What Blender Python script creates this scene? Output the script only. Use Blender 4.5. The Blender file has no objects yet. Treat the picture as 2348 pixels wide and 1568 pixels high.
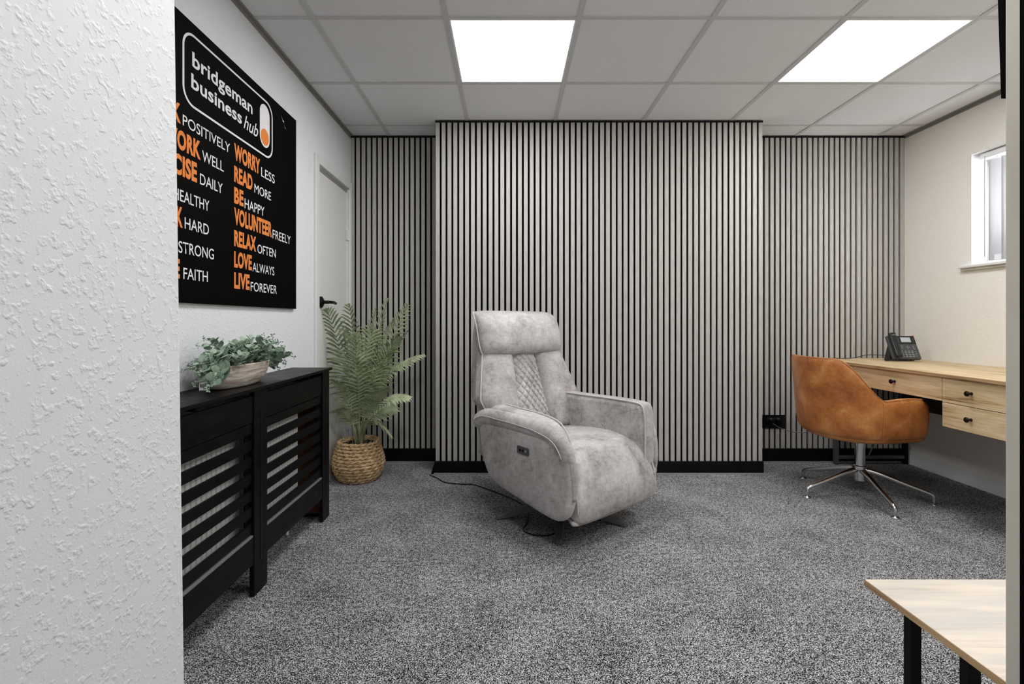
import bpy, math, random
from mathutils import Vector, Matrix
random.seed(7)
C = bpy.context.scene
COL = C.collection
PI = math.pi

# ---------------------------------------------------------------- camera, world, exposure
FPX, VPX, VPY, CAMZ = 1110.0, 1165.0, 735.0, 1.04
cd = bpy.data.cameras.new('camera'); cam = bpy.data.objects.new('camera', cd); COL.objects.link(cam)
cam.location = (0, 0, CAMZ); cam.rotation_euler = (PI/2, 0, 0)
cd.sensor_width = 36; cd.lens = 36*FPX/2348
cd.shift_x = (1174-VPX)/2348; cd.shift_y = -(784-VPY)/2348
cd.clip_start = 0.02
C.camera = cam
W = bpy.data.worlds.new('world'); C.world = W; W.use_nodes = True
bg = W.node_tree.nodes['Background']; bg.inputs[0].default_value = (0.93, 0.96, 1.0, 1); bg.inputs[1].default_value = 9.0
C.view_settings.view_transform = 'Standard'; C.view_settings.look = 'None'
C.view_settings.gamma = 1; C.view_settings.exposure = 1.05; C.view_settings.use_curve_mapping = False
PANEL_POWER = 9.5
PANEL_COL = (0.985, 0.99, 1.0)

# ---------------------------------------------------------------- helpers
def at(px, py, Y):            # measured picture position + its depth -> point in the room
    return Vector(((px-VPX)*Y/FPX, Y, CAMZ-(py-VPY)*Y/FPX))
def lin(c):
    return tuple((x/12.92 if x <= .04045 else ((x+.055)/1.055)**2.4) for x in [v/255 for v in c]) + (1,)
def link(o): COL.objects.link(o); return o
def tag(o, label=None, cat=None, group=None, kind=None):
    if label: o['label'] = label
    if cat: o['category'] = cat
    if group: o['group'] = group
    if kind: o['kind'] = kind
    return o
def empty(name, loc=(0,0,0), rz=0, label=None, cat=None, group=None):
    o = link(bpy.data.objects.new(name, None)); o.location = loc; o.rotation_euler = (0,0,rz)
    o.empty_display_size = .05
    return tag(o, label, cat, group)
def mesh(name, verts, faces, mat, parent=None, smooth=False, bevel=0, sub=0, segs=2, loc=None, rot=None):
    me = bpy.data.meshes.new(name); me.from_pydata([tuple(v) for v in verts], [], faces); me.update()
    if mat: me.materials.append(mat)
    o = link(bpy.data.objects.new(name, me)); o.parent = parent
    if loc is not None: o.location = loc
    if rot is not None: o.rotation_euler = rot
    if smooth: me.polygons.foreach_set('use_smooth', [True]*len(me.polygons))
    if bevel:
        m = o.modifiers.new('bevel', 'BEVEL'); m.width = bevel; m.segments = segs; m.limit_method = 'ANGLE'; m.angle_limit = .6
    if sub:
        m = o.modifiers.new('sub', 'SUBSURF'); m.levels = sub; m.render_levels = sub
    return o
def same(o, name, parent=None, loc=None, rot=None):
    c = o.copy(); c.name = name; COL.objects.link(c)
    if parent is not None: c.parent = parent
    if loc is not None: c.location = loc
    if rot is not None: c.rotation_euler = rot
    return c
class MB:
    def __init__(s): s.v = []; s.f = []
    def add(s, v, f):
        n = len(s.v); s.v += [tuple(x) for x in v]; s.f += [tuple(i+n for i in q) for q in f]; return s
    def box(s, a, b):
        x0,x1 = sorted((a[0],b[0])); y0,y1 = sorted((a[1],b[1])); z0,z1 = sorted((a[2],b[2]))
        return s.add([(x0,y0,z0),(x1,y0,z0),(x1,y1,z0),(x0,y1,z0),(x0,y0,z1),(x1,y0,z1),(x1,y1,z1),(x0,y1,z1)],
                     [(0,3,2,1),(4,5,6,7),(0,1,5,4),(1,2,6,5),(2,3,7,6),(3,0,4,7)])
    def loft(s, rings, caps=True, close=False):
        n = len(rings[0]); v = [p for r in rings for p in r]; f = []
        m = len(rings)
        for i in range(m if close else m-1):
            a = i*n; b = ((i+1) % m)*n
            for j in range(n):
                k = (j+1) % n; f.append((a+j, a+k, b+k, b+j))
        if caps and not close:
            f.append(tuple(reversed(range(n)))); f.append(tuple((m-1)*n+j for j in range(n)))
        return s.add(v, f)
    def tube(s, pts, r, n=8, caps=True, close=False, squash=1):
        pts = [Vector(p) for p in pts]; rings = []; up = None; m = len(pts)
        for i, p in enumerate(pts):
            if close: t = pts[(i+1) % m]-pts[i-1]
            else: t = pts[min(i+1, m-1)]-pts[max(i-1, 0)]
            t.normalize()
            if up is None:
                up = Vector((0,0,1)) if abs(t.z) < .9 else Vector((1,0,0))
            a = t.cross(up).normalized(); up = a.cross(t).normalized()
            rr = r[i] if isinstance(r, (list, tuple)) else r
            rings.append([p + a*(math.cos(2*PI*j/n)*rr) + up*(math.sin(2*PI*j/n)*rr*squash) for j in range(n)])
        return s.loft(rings, caps, close)
    def lathe(s, prof, n=24, c=(0,0,0)):
        return s.loft([[(c[0]+r*math.cos(2*PI*j/n), c[1]+r*math.sin(2*PI*j/n), c[2]+z) for j in range(n)] for r, z in prof])
    def build(s, name, mat, parent=None, **k): return mesh(name, s.v, s.f, mat, parent, **k)
def box(name, a, b, mat, parent=None, **k): return MB().box(a, b).build(name, mat, parent, **k)
def cr(pts, n=8, close=False):      # Catmull-Rom through points
    P = [Vector(p) for p in pts]; m = len(P); out = []
    for i in range(m if close else m-1):
        if close: p0,p1,p2,p3 = P[i-1],P[i],P[(i+1)%m],P[(i+2)%m]
        else: p0,p1,p2,p3 = P[max(i-1,0)],P[i],P[i+1],P[min(i+2,m-1)]
        for k in range(n):
            t = k/n
            out.append(.5*((2*p1)+(p2-p0)*t+(2*p0-5*p1+4*p2-p3)*t*t+(3*p1-p0-3*p2+p3)*t**3))
    if not close: out.append(P[-1])
    return out
def slab(outline, T, r, fn, bulge0=0, bulge1=0, segs=4):
    """rounded-edge puffy slab of a closed 2D outline; fn(a,b,t) -> point, t in -T/2..T/2"""
    P = [Vector((p[0], p[1])) for p in outline]; n = len(P)
    area = sum(P[i].x*P[(i+1)%n].y-P[(i+1)%n].x*P[i].y for i in range(n))
    if area < 0: P.reverse()
    N = []
    for i in range(n):
        d = (P[(i+1)%n]-P[i-1]).normalized(); N.append(Vector((d.y, -d.x)))
    c = sum(P, Vector((0,0)))/n
    rings = []
    HX = max(abs(p.x-c.x) for p in P); HY = max(abs(p.y-c.y) for p in P)
    def ring(ins, sc, t, bl=0):
        row = []
        for p, nn in zip(P, N):
            q = c+(p-nn*ins-c)*sc
            k = (1-min(1, abs(q.x-c.x)/HX)**2.6)*(1-min(1, abs(q.y-c.y)/HY)**2.6)*(1-sc**8)
            row.append(fn(*q, t+bl*k))
        rings.append(row)
    SS = (.04, .15, .28, .42, .56, .68, .78, .86, .92, .97)
    for s in SS: ring(r, s, -T/2, -bulge0)
    for k in range(segs+1):
        a = PI/2*k/segs; ring(r*(1-math.sin(a)), 1, -T/2+r*(1-math.cos(a)))
    for k in range(segs+1):
        a = PI/2*(1-k/segs); ring(r*(1-math.sin(a)), 1, T/2-r*(1-math.cos(a)))
    for s in SS[::-1]: ring(r, s, T/2, bulge1)
    return MB().loft(rings)
def rrect(w, h, r, n=4):
    out = []
    for cx, cy, a0 in ((w/2-r, h/2-r, 0), (-w/2+r, h/2-r, 90), (-w/2+r, -h/2+r, 180), (w/2-r, -h/2+r, 270)):
        for k in range(n+1):
            a = math.radians(a0+90*k/n); out.append((cx+r*math.cos(a), cy+r*math.sin(a)))
    return out

# ---------------------------------------------------------------- materials
def mat(name, col, rough=.6, metal=0, build=None, spec=.5, sheen=0):
    m = bpy.data.materials.new(name); m.use_nodes = True; nt = m.node_tree; b = nt.nodes['Principled BSDF']
    b.inputs['Base Color'].default_value = lin(col); b.inputs['Roughness'].default_value = rough
    b.inputs['Metallic'].default_value = metal; b.inputs['Specular IOR Level'].default_value = spec
    if sheen: b.inputs['Sheen Weight'].default_value = sheen; b.inputs['Sheen Roughness'].default_value = .4
    if build: build(nt, b)
    return m
def nd(nt, t, **k):
    n = nt.nodes.new(t)
    for a, v in k.items():
        if a.startswith('i_'): n.inputs[a[2:].replace('_', ' ')].default_value = v
        else: setattr(n, a, v)
    return n
def coords(nt, scale=(1,1,1), kind='Object'):
    tc = nd(nt, 'ShaderNodeTexCoord'); mp = nd(nt, 'ShaderNodeMapping'); mp.inputs['Scale'].default_value = scale
    nt.links.new(tc.outputs[kind], mp.inputs[0]); return mp.outputs[0]
def noise(nt, vec, scale, detail=3, rough=.5, dist=0):
    n = nd(nt, 'ShaderNodeTexNoise'); n.inputs['Scale'].default_value = scale; n.inputs['Detail'].default_value = detail
    n.inputs['Roughness'].default_value = rough; n.inputs['Distortion'].default_value = dist
    nt.links.new(vec, n.inputs['Vector']); return n.outputs['Fac']
def ramp(nt, fac, stops):
    r = nd(nt, 'ShaderNodeValToRGB'); e = r.color_ramp.elements
    e[0].position, e[0].color = stops[0][0], lin(stops[0][1]); e[1].position, e[1].color = stops[-1][0], lin(stops[-1][1])
    for p, c in stops[1:-1]:
        x = e.new(p); x.color = lin(c)
    nt.links.new(fac, r.inputs[0]); return r.outputs[0]
def mixc(nt, a, b, fac, mode='MIX'):
    m = nd(nt, 'ShaderNodeMix', data_type='RGBA', blend_type=mode)
    for s, v in ((m.inputs[0], fac), (m.inputs[6], a), (m.inputs[7], b)):
        if hasattr(v, 'links') or isinstance(v, bpy.types.NodeSocket): nt.links.new(v, s)
        else: s.default_value = v
    return m.outputs[2]
def bump(nt, b, h, dist, strength=1.0):
    n = nd(nt, 'ShaderNodeBump'); n.inputs['Distance'].default_value = dist; n.inputs['Strength'].default_value = strength
    nt.links.new(h, n.inputs['Height']); nt.links.new(n.outputs[0], b.inputs['Normal'])
def mathn(nt, op, a, b=0.0):
    m = nd(nt, 'ShaderNodeMath', operation=op)
    for i, v in enumerate((a, b)):
        if isinstance(v, bpy.types.NodeSocket): nt.links.new(v, m.inputs[i])
        else: m.inputs[i].default_value = v
    return m.outputs[0]

def b_woodchip(sc, d):
    def f(nt, b):
        v = coords(nt)
        n1 = noise(nt, v, sc, 2, .5); r = nd(nt, 'ShaderNodeMapRange'); nt.links.new(n1, r.inputs[0])
        r.inputs[1].default_value = .52; r.inputs[2].default_value = .72
        n2 = noise(nt, v, sc*3.2, 2)
        h = mathn(nt, 'ADD', r.outputs[0], mathn(nt, 'MULTIPLY', n2, .25))
        bump(nt, b, h, d)
    return f
M_wall = mat('white_woodchip_wall', (230,231,233), .75, build=b_woodchip(110, .0009), spec=.2)
M_wallwarm = mat('cream_woodchip_wall', (240,236,227), .75, build=b_woodchip(95, .0010), spec=.25)
M_gloss = mat('white_gloss_paint', (226,226,224), .35)
M_door = mat('white_door_paint', (224,223,218), .4)
M_plain = mat('plain_white_paint', (215,215,213), .7)
def b_carpet(nt, b):
    v = coords(nt)
    a = noise(nt, v, 250, 2, .8, .3); c = noise(nt, v, 60, 2, .6); l = noise(nt, v, 5, 4, .6, .4)
    s = mathn(nt, 'ADD', mathn(nt, 'MULTIPLY', a, .82), mathn(nt, 'MULTIPLY', c, .18))
    s = mathn(nt, 'ADD', s, mathn(nt, 'MULTIPLY', mathn(nt, 'SUBTRACT', l, .5), .075))
    col = ramp(nt, s, [(.425, (6,6,7)), (.48, (48,48,50)), (.52, (122,122,124)), (.565, (220,220,220))])
    nt.links.new(col, b.inputs['Base Color']); bump(nt, b, s, .006, .7)
M_carpet = mat('speckled_grey_carpet', (110,110,110), .95, build=b_carpet, spec=.1)
def b_tile(nt, b):
    v = coords(nt); n = noise(nt, v, 260, 2, .6)
    nt.links.new(ramp(nt, n, [(.3, (222,223,224)), (.5, (240,241,242))]), b.inputs['Base Color'])
    bump(nt, b, n, .0012)
M_tile = mat('mineral_ceiling_tile', (213,211,208), .9, build=b_tile, spec=.15)
M_tee = mat('painted_steel_tee', (206,206,206), .5)
M_teetrim = mat('painted_steel_edge_trim', (140,138,134), .5)
def b_slat(nt, b):
    oi = nd(nt, 'ShaderNodeObjectInfo'); tc = nd(nt, 'ShaderNodeTexCoord')
    ad = nd(nt, 'ShaderNodeVectorMath', operation='ADD'); cm = nd(nt, 'ShaderNodeCombineXYZ')
    nt.links.new(mathn(nt, 'MULTIPLY', oi.outputs['Random'], 40.), cm.inputs[2])
    nt.links.new(tc.outputs['Object'], ad.inputs[0]); nt.links.new(cm.outputs[0], ad.inputs[1])
    mp = nd(nt, 'ShaderNodeMapping'); mp.inputs['Scale'].default_value = (1, 1, .035); nt.links.new(ad.outputs[0], mp.inputs[0])
    n = noise(nt, mp.outputs[0], 330, 3, .6); n2 = noise(nt, ad.outputs[0], 3, 2)
    c = ramp(nt, n, [(.3, (154,151,145)), (.5, (182,179,173)), (.7, (203,200,194))])
    c2 = mixc(nt, c, ramp(nt, n2, [(.3, (176,168,160)), (.7, (182,182,178))]), .35)
    nt.links.new(c2, b.inputs['Base Color']); bump(nt, b, n, .0005)
M_slat = mat('grey_oak_slat', (176,172,165), .6, build=b_slat, spec=.3)
M_felt = mat('black_felt', (3,3,3), .95, spec=.05)
M_black = mat('black_satin_paint', (6,6,7), .35, spec=.3)
def b_mdf(nt, b):
    v = coords(nt, (1, 1, 3)); n = noise(nt, v, 9, 4, .6)
    nt.links.new(ramp(nt, n, [(.3, (4,4,4)), (.75, (15,15,16))]), b.inputs['Base Color'])
    nt.links.new(mathn(nt, 'ADD', mathn(nt, 'MULTIPLY', n, .4), .22), b.inputs['Roughness'])
M_mdf = mat('black_painted_mdf', (8,8,8), .4, build=b_mdf, spec=.16)
M_edge = mat('silver_sealant', (150,150,148), .4)
M_radi = mat('white_radiator_enamel', (232,230,226), .35)
def b_brown(nt, b):
    v = coords(nt, (1,1,.4)); nt.links.new(ramp(nt, noise(nt, v, 30, 4), [(.3, (74,34,20)), (.7, (120,62,32))]), b.inputs['Base Color'])
M_brown = mat('bare_brown_board', (100,52,28), .6, build=b_brown)
def b_fabric(nt, b):
    v = coords(nt); vx = coords(nt, (1,1,.35)); vy = coords(nt, (.35,.35,1))
    l = noise(nt, v, 5, 4, .6, .6); m = noise(nt, vx, 95, 3, .7); k = noise(nt, vy, 95, 3, .7); w = noise(nt, v, 26, 4, .65, .5)
    s = mathn(nt, 'ADD', mathn(nt, 'MULTIPLY', l, .42), mathn(nt, 'MULTIPLY', mathn(nt, 'ADD', m, k), .17))
    s = mathn(nt, 'ADD', s, mathn(nt, 'MULTIPLY', w, .24))
    c = ramp(nt, s, [(.36, (122,116,114)), (.46, (163,158,155)), (.54, (184,180,178)), (.64, (206,204,203))])
    nt.links.new(c, b.inputs['Base Color']); bump(nt, b, mathn(nt, 'ADD', m, k), .0009, .6)
M_fab = mat('crushed_grey_velvet', (176,170,166), .8, build=b_fabric, spec=.2, sheen=.25)
M_pipe = mat('grey_velvet_piping', (196,192,189), .8, spec=.2)
def b_leather(nt, b):
    v = coords(nt); l = noise(nt, v, 7, 5, .6, .5); f = noise(nt, v, 38, 4, .7, 1.5)
    s = mathn(nt, 'ADD', mathn(nt, 'MULTIPLY', l, .75), mathn(nt, 'MULTIPLY', f, .25))
    nt.links.new(ramp(nt, s, [(.34, (136,74,30)), (.5, (176,108,52)), (.66, (202,142,80))]), b.inputs['Base Color'])
    vo = nd(nt, 'ShaderNodeTexVoronoi'); vo.inputs['Scale'].default_value = 420; nt.links.new(v, vo.inputs[0])
    bump(nt, b, mathn(nt, 'ADD', vo.outputs[0], mathn(nt, 'MULTIPLY', f, 2.5)), .0006, .5)
M_lea = mat('tan_leather', (160,95,45), .42, build=b_leather)
M_leaseam = mat('tan_leather_seam', (186,122,74), .5)
M_chrome = mat('polished_aluminium', (205,205,207), .16, 1)
M_steelblk = mat('matt_black_steel', (4,4,4), .5, spec=.15)
M_steelgry = mat('dark_grey_steel', (92,92,93), .42, .3)
def b_oak(sx, dark, mid, light, ax=1):
    def f(nt, b):
        sc = [1,1,1]; sc[ax] = .09
        v = coords(nt, tuple(sc)); n = noise(nt, v, 22, 5, .62, .8); q = noise(nt, coords(nt, tuple(.6 if i == ax else 2 for i in range(3))), 3.2, 2, .5, .6)
        g = noise(nt, coords(nt, tuple(.03 if i == ax else 1 for i in range(3))), 150, 3)
        s = mathn(nt, 'ADD', mathn(nt, 'MULTIPLY', n, .6), mathn(nt, 'MULTIPLY', g, .25)); s = mathn(nt, 'ADD', s, mathn(nt, 'MULTIPLY', q, .15))
        nt.links.new(ramp(nt, s, [(.36, dark), (.45, mid), (.6, light)]), b.inputs['Base Color'])
        bump(nt, b, g, .0002)
    return f
M_oak = mat('golden_oak_laminate', (205,178,135), .45, build=b_oak(1, (128,98,64), (198,170,126), (226,204,166)))
def b_pale(nt, b):
    b_oak(1, (186,170,150), (216,202,184), (230,216,198), 0)(nt, b)
    src = b.inputs['Base Color'].links[0].from_socket
    k = ramp(nt, noise(nt, coords(nt, (.5, 2.2, 1)), 4.5, 4, .6, 1.2), [(.42, (0,0,0)), (.62, (200,200,200))])
    nt.links.new(mixc(nt, src, lin((186,184,182)), k), b.inputs['Base Color'])
M_oakpale = mat('pale_oak_laminate', (215,200,180), .35, build=b_pale)
M_oakedge = mat('oak_edge_strip', (176,143,104), .5, build=b_oak(1, (120,88,58), (168,134,96), (196,164,124)))
M_walnut = mat('dark_walnut_panel', (48,30,22), .55, build=b_oak(1, (18,10,8), (44,26,18), (66,40,28)))
M_bronze = mat('dark_bronze_knob', (40,32,30), .3, .8)
M_phone = mat('grey_phone_plastic', (66,68,70), .45)
M_phoneblk = mat('glossy_black_plastic', (20,20,22), .22)
M_key = mat('light_grey_key', (140,142,142), .5)
M_lcd = mat('grey_screen', (176,182,186), .3)
M_red = mat('red_lamp', (220,60,60), .4)
M_poster = mat('black_canvas_print', (3,2,2), .7, spec=.06)
M_white = mat('white_print', (232,230,230), .7, spec=.1)
M_orange = mat('orange_print', (232,138,72), .7, spec=.1)
def emis(name, col, s):
    m = bpy.data.materials.new(name); m.use_nodes = True; b = m.node_tree.nodes['Principled BSDF']
    b.inputs['Base Color'].default_value = (.8,.8,.8,1); b.inputs['Emission Color'].default_value = (*col, 1); b.inputs['Emission Strength'].default_value = s
    return m
M_panel = emis('lit_diffuser', PANEL_COL, PANEL_POWER)
def b_leaf(a, b_, c):
    def f(nt, b):
        oi = nd(nt, 'ShaderNodeObjectInfo'); n = noise(nt, coords(nt), 14, 3)
        s = mathn(nt, 'ADD', mathn(nt, 'MULTIPLY', oi.outputs['Random'], .3), mathn(nt, 'MULTIPLY', n, .7))
        nt.links.new(ramp(nt, s, [(.25, a), (.5, b_), (.78, c)]), b.inputs['Base Color'])
    return f
M_palm = mat('dusty_green_frond', (108,128,96), .55, build=b_leaf((88,108,70), (150,162,124), (200,208,172)))
M_stem = mat('green_brown_stem', (110,92,62), .6)
M_euc = mat('grey_green_leaf', (128,152,130), .6, build=b_leaf((84,110,86), (150,172,150), (202,218,200)))
M_soil = mat('dark_moss_soil', (24,22,20), .95)
def b_straw(nt, b):
    v = coords(nt, (1,1,3)); n = noise(nt, v, 40, 4, .7)
    nt.links.new(ramp(nt, n, [(.32, (140,104,66)), (.5, (200,168,124)), (.68, (232,208,168))]), b.inputs['Base Color']); bump(nt, b, noise(nt, v, 160, 2), .001)
M_straw = mat('water_hyacinth_straw', (190,155,108), .75, build=b_straw)
def b_bowl(nt, b):
    v = coords(nt, (1,.25,2.5)); n = noise(nt, v, 22, 5, .7, .6)
    nt.links.new(ramp(nt, n, [(.32, (128,104,84)), (.46, (190,176,164)), (.62, (226,220,214))]), b.inputs['Base Color'])
M_bowl = mat('whitewashed_wood', (200,188,176), .7, build=b_bowl)
def b_tan(nt, b):
    n = noise(nt, coords(nt, (1,1,.25)), 12, 4)
    nt.links.new(ramp(nt, n, [(.3, (180,174,160)), (.7, (208,204,192))]), b.inputs['Base Color'])
M_jamb = mat('grey_beige_jamb_paint', (138,134,122), .5, build=b_tan)
M_vane = mat('white_blind_fabric', (222,222,224), .8)
def b_trans(nt, b):
    b.inputs['Transmission Weight'].default_value = 0
    tr = nd(nt, 'ShaderNodeBsdfTranslucent'); tr.inputs[0].default_value = (.8,.8,.82,1)
    mx = nd(nt, 'ShaderNodeMixShader'); mx.inputs[0].default_value = .16
    nt.links.new(b.outputs[0], mx.inputs[1]); nt.links.new(tr.outputs[0], mx.inputs[2]); nt.links.new(mx.outputs[0], nt.nodes['Material Output'].inputs[0])
M_vane = mat('white_blind_fabric', (214,214,217), .8, build=b_trans)
M_upvc = mat('white_upvc', (238,239,240), .3)
def b_glass(nt, b):
    b.inputs['Transmission Weight'].default_value = 1; b.inputs['IOR'].default_value = 1.02
M_glass = mat('window_glass', (255,255,255), 0.0, build=b_glass)
M_paper = mat('white_paper_tag', (225,224,220), .8)
M_ink = mat('black_ink', (30,30,30), .8)

# ---------------------------------------------------------------- the room
XL, XR, YB, H = -1.16, 2.923, 3.58, 2.40        # left wall, right wall, back wall (slat fronts at 3.57), ceiling
XC0, XC1, YC = -.4926, 1.730, 3.294             # chimney breast: its sides and the front of its slats
def struct(o): o['kind'] = 'structure'; return o
floor = struct(box('floor', (-1.5, -1.8, -.06), (3.2, 3.9, 0), M_carpet))
wl = MB()
wl.box((XL-.12, -.1, 0), (XL, 2.935, H+.1)); wl.box((XL-.12, 2.935, 2.0), (XL, 3.52, H+.1)); wl.box((XL-.12, 3.52, 0), (XL, 3.75, H+.1))
struct(wl.build('wall_left', M_wall))
wr = MB(); WY0, WY1, WZ0, WZ1 = 1.90, 3.058, 1.385, 2.09
wr.box((XR, .3, 0), (XR+.22, 3.75, WZ0)); wr.box((XR, .3, WZ1), (XR+.22, 3.75, H+.1)); wr.box((XR, .3, WZ0), (XR+.22, WY0, WZ1)); wr.box((XR, WY1, WZ0), (XR+.22, 3.75, WZ1))
struct(wr.build('wall_right', M_wallwarm))
# near partition at the left of the view, leaning edge as in the photo
nib = MB().add([(-.62,-1.5,0),(-.62,.74,0),(-.5,.762,0),(-.5,-1.5,0),(-.62,-1.5,H+.05),(-.62,.70,H+.05),(-.5,.712,H+.05),(-.5,-1.5,H+.05)],
               [(0,1,2,3),(7,6,5,4),(0,4,5,1),(1,5,6,2),(2,6,7,3),(3,7,4,0)])
struct(nib.build('wall_partition', mat('white_woodchip_near', (222,223,224), .75, build=b_woodchip(105, .0006), spec=.25), bevel=.008, segs=3))
struct(box('wall_front_left', (XL, .56, 0), (-.62, .68, H+.05), M_wall))
struct(box('wall_front_right', (.53, .36, 0), (XR, .43, H+.05), M_plain))
struct(box('wall_lobby_right', (.75, -1.5, 0), (.85, .36, H+.05), M_plain))
struct(box('wall_lobby_back', (-.62, -1.6, 0), (.85, -1.5, H+.05), M_plain))
# back wall: black felt backing and separate oak slats
PITCH, SW, SD = .04, .0262, .013
def slat_wall(name, x0, x1, yf, cut=None):
    yb = yf+SD
    w = struct(box(name, (x0-.0, yb+.008, 0), (x1, yb+.25, H+.08), M_plain))
    box('felt_backing', (x0, yb, .08), (x1, yb+.0079, H-.004), M_felt, w)
    n = int(round((x1-x0)/PITCH)); first = {}
    for i in range(n+1):
        a = x0 + i*PITCH; b = min(a+SW, x1)
        if b-a < .006: continue
        spans = [(.098 if yf > 3.4 else .082, H-.012)]
        if cut and a < cut[1] and b > cut[0]: spans = [(.098, cut[2]), (cut[3], H-.012)]
        for z0, z1 in spans:
            key = (round(b-a, 3), z0, z1)
            if key not in first:
                first[key] = box('slat', (0, 0, z0), (b-a, SD, z1), M_slat, w, bevel=.001, segs=1, loc=(a, yf, 0))
            else: same(first[key], 'slat', w, (a, yf, 0))
    return w
wb1 = slat_wall('wall_back_left', XL, XC0, 3.568)
wb2 = slat_wall('wall_back_right', XC1+.004, XR, 3.568, cut=(1.70, 2.045, .245, .345))
wcb = slat_wall('wall_chimney', XC0, XC1, YC)
box('breast_side', (XC0, YC+.02, 0), (XC0+.02, 3.6, H), M_black, wcb)
box('breast_side', (XC1-.02, YC+.02, 0), (XC1, 3.6, H), M_black, wcb)
# shadow gap trims at the slat tops
struct(box('trim_1', (XC0-.003, YC-.004, H-.012), (XC1+.003, YC+.03, H-.0005), M_black))
struct(box('trim_2', (XL, 3.563, H-.012), (XC0, 3.6, H-.0005), M_black))
struct(box('trim_3', (XC1, 3.563, H-.012), (XR, 3.6, H-.0005), M_black))
# skirting
b = struct(box('baseboard_chimney', (XC0-.004, YC-.016, .006), (-.18, YC+.02, .086), M_mdf, bevel=.002)); 
box('board', (-.178, YC-.013, .006), (XC1+.004, YC+.02, .085), M_mdf, b, bevel=.002)
box('sealant_bead', (XC0-.01, YC-.021, 0), (XC1+.008, YC-.016, .009), M_edge, b)
b = struct(box('baseboard_back_left', (XL, 3.552, .006), (XC0-.0, 3.6, .1), M_mdf, bevel=.002)); box('sealant_bead', (XL, 3.546, 0), (XC0, 3.552, .008), M_edge, b)
b = struct(box('baseboard_back_right', (XC1, 3.552, .006), (XR-.02, 3.6, .1), M_mdf, bevel=.002)); box('sealant_bead', (XC1, 3.546, 0), (XR-.02, 3.552, .008), M_edge, b)
struct(MB().loft([[(XR-.016, y, 0), (XR, y, 0), (XR, y, .098), (XR-.006, y, .098), (XR-.014, y, .088)] for y in (.43, 3.55)]).build('baseboard_right', M_gloss))
struct(box('baseboard_left', (XL, .68, 0), (XL+.014, 2.86, .09), M_gloss))
# flared black corner of the chimney skirting
struct(MB().loft([[(XC0-.004, y, 0), (XC0-w, y, 0), (XC0-w*.5, y, .05), (XC0-.004, y, .085)] for y, w in ((YC-.016, .03), (3.5, .012))]).build('baseboard_chimney_side', M_mdf))

# ceiling: separate tiles in a tee grid
ceil = struct(box('ceiling', (-1.5, -1.8, H+.05), (3.2, 3.9, H+.12), M_plain))
xs = [XL] + [-.879+.6*k for k in range(7)] + [XR]
ys = [-1.422, -.822, -.222, .378, .978, 1.578, 2.178, 2.778, 3.376, 3.60]
LIGHTS = {(2, 6), (5, 6), (2, 3), (5, 3)}
for i in range(len(xs)-1):
    for j in range(len(ys)-1):
        if (i, j) in LIGHTS: continue
        box('ceiling_tile', (xs[i]+.003, ys[j]+.003, H+.004), (xs[i+1]-.003, ys[j+1]-.003, H+.02), M_tile, ceil)
for x in xs[1:-1]: box('tee_bar', (x-.012, -1.5, H), (x+.012, YB, H+.0035), M_tee, ceil)
for y in ys[1:-1]: box('cross_tee', (XL, y-.012, H+.0006), (XR, y+.012, H+.0038), M_tee, ceil)
for a, c in (((XL, .68, H-.002), (XL+.02, YB, H+.004)), ((XR-.02, .43, H-.002), (XR, YB, H+.004))):
    box('edge_trim', a, c, M_teetrim, ceil)
    xx = a[0] if a[0] < 0 else c[0]-.003
    box('edge_trim', (xx, .68, H-.02), (xx+.003, YB, H-.002), M_teetrim, ceil)
LL = {(2,6): 'square lit ceiling panel above the recliner, left of the two in view', (5,6): 'square lit ceiling panel above the desk side, right of the two in view',
      (2,3): 'square lit ceiling panel nearest the entrance on the left', (5,3): 'square lit ceiling panel near the front wall on the right', (2,1): 'square lit ceiling panel in the lobby'}
for (i, j) in sorted(LIGHTS):
    t = empty('ceiling_light', ((xs[i]+xs[i+1])/2, (ys[j]+ys[j+1])/2, H), 0, LL[(i,j)], 'ceiling light', 'recessed square ceiling lights')
    fr = MB(); a, c = .297, .281
    for p, q in (((-a,-a),(a,-c)), ((-a,c),(a,a)), ((-a,-c),(-c,c)), ((c,-c),(a,c))): fr.box((p[0],p[1],.001), (q[0],q[1],.012))
    fr.build('light_frame', M_upvc, t)
    mesh('diffuser', [(-c,-c,.008),(c,-c,.008),(c,c,.008),(-c,c,.008)], [(3,2,1,0)], M_panel, t)

# door in the left wall
dr = struct(empty('door_1', (XL, 2.95, 0)))
box('door_leaf', (-.045, 0, .004), (-.008, .552, 1.985), M_door, dr, bevel=.002)
box('frame_post', (-.12, -.03, 0), (.0, 0, 1.99), M_gloss, dr); box('frame_post', (-.12, .555, 0), (.0, .585, 1.99), M_gloss, dr); box('frame_head', (-.12, -.03, 1.988), (.0, .585, 2.015), M_gloss, dr)
box('architrave', (0, -.06, 0), (.016, -.008, 2.045), M_gloss, dr, bevel=.004)
box('architrave', (0, .562, 0), (.016, .606, 2.045), M_gloss, dr, bevel=.004)
box('architrave', (0, -.008, 1.993), (.016, .562, 2.045), M_gloss, dr, bevel=.004)
box('door_stop', (-.03, -.008, 1.965), (-.006, .562, 1.99), M_teetrim, dr)
for z in (1.62, .25):
    h = MB().box((-.006, .53, z), (.0, .562, z+.075)); h.tube([(.004, .556, z), (.004, .556, z+.075)], .005); h.build('hinge', M_gloss, dr)
hd = MB(); hc = Vector((-.008, .062, 1.155))
def ycyl(m, c, x0, x1, r, n=20):
    m.loft([[(c.x+x, c.y+r*k*math.cos(2*PI*j/n), c.z+r*k*math.sin(2*PI*j/n)) for j in range(n)] for x, k in ((x0,1),(x1-.003,1),(x1,.85))])
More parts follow.
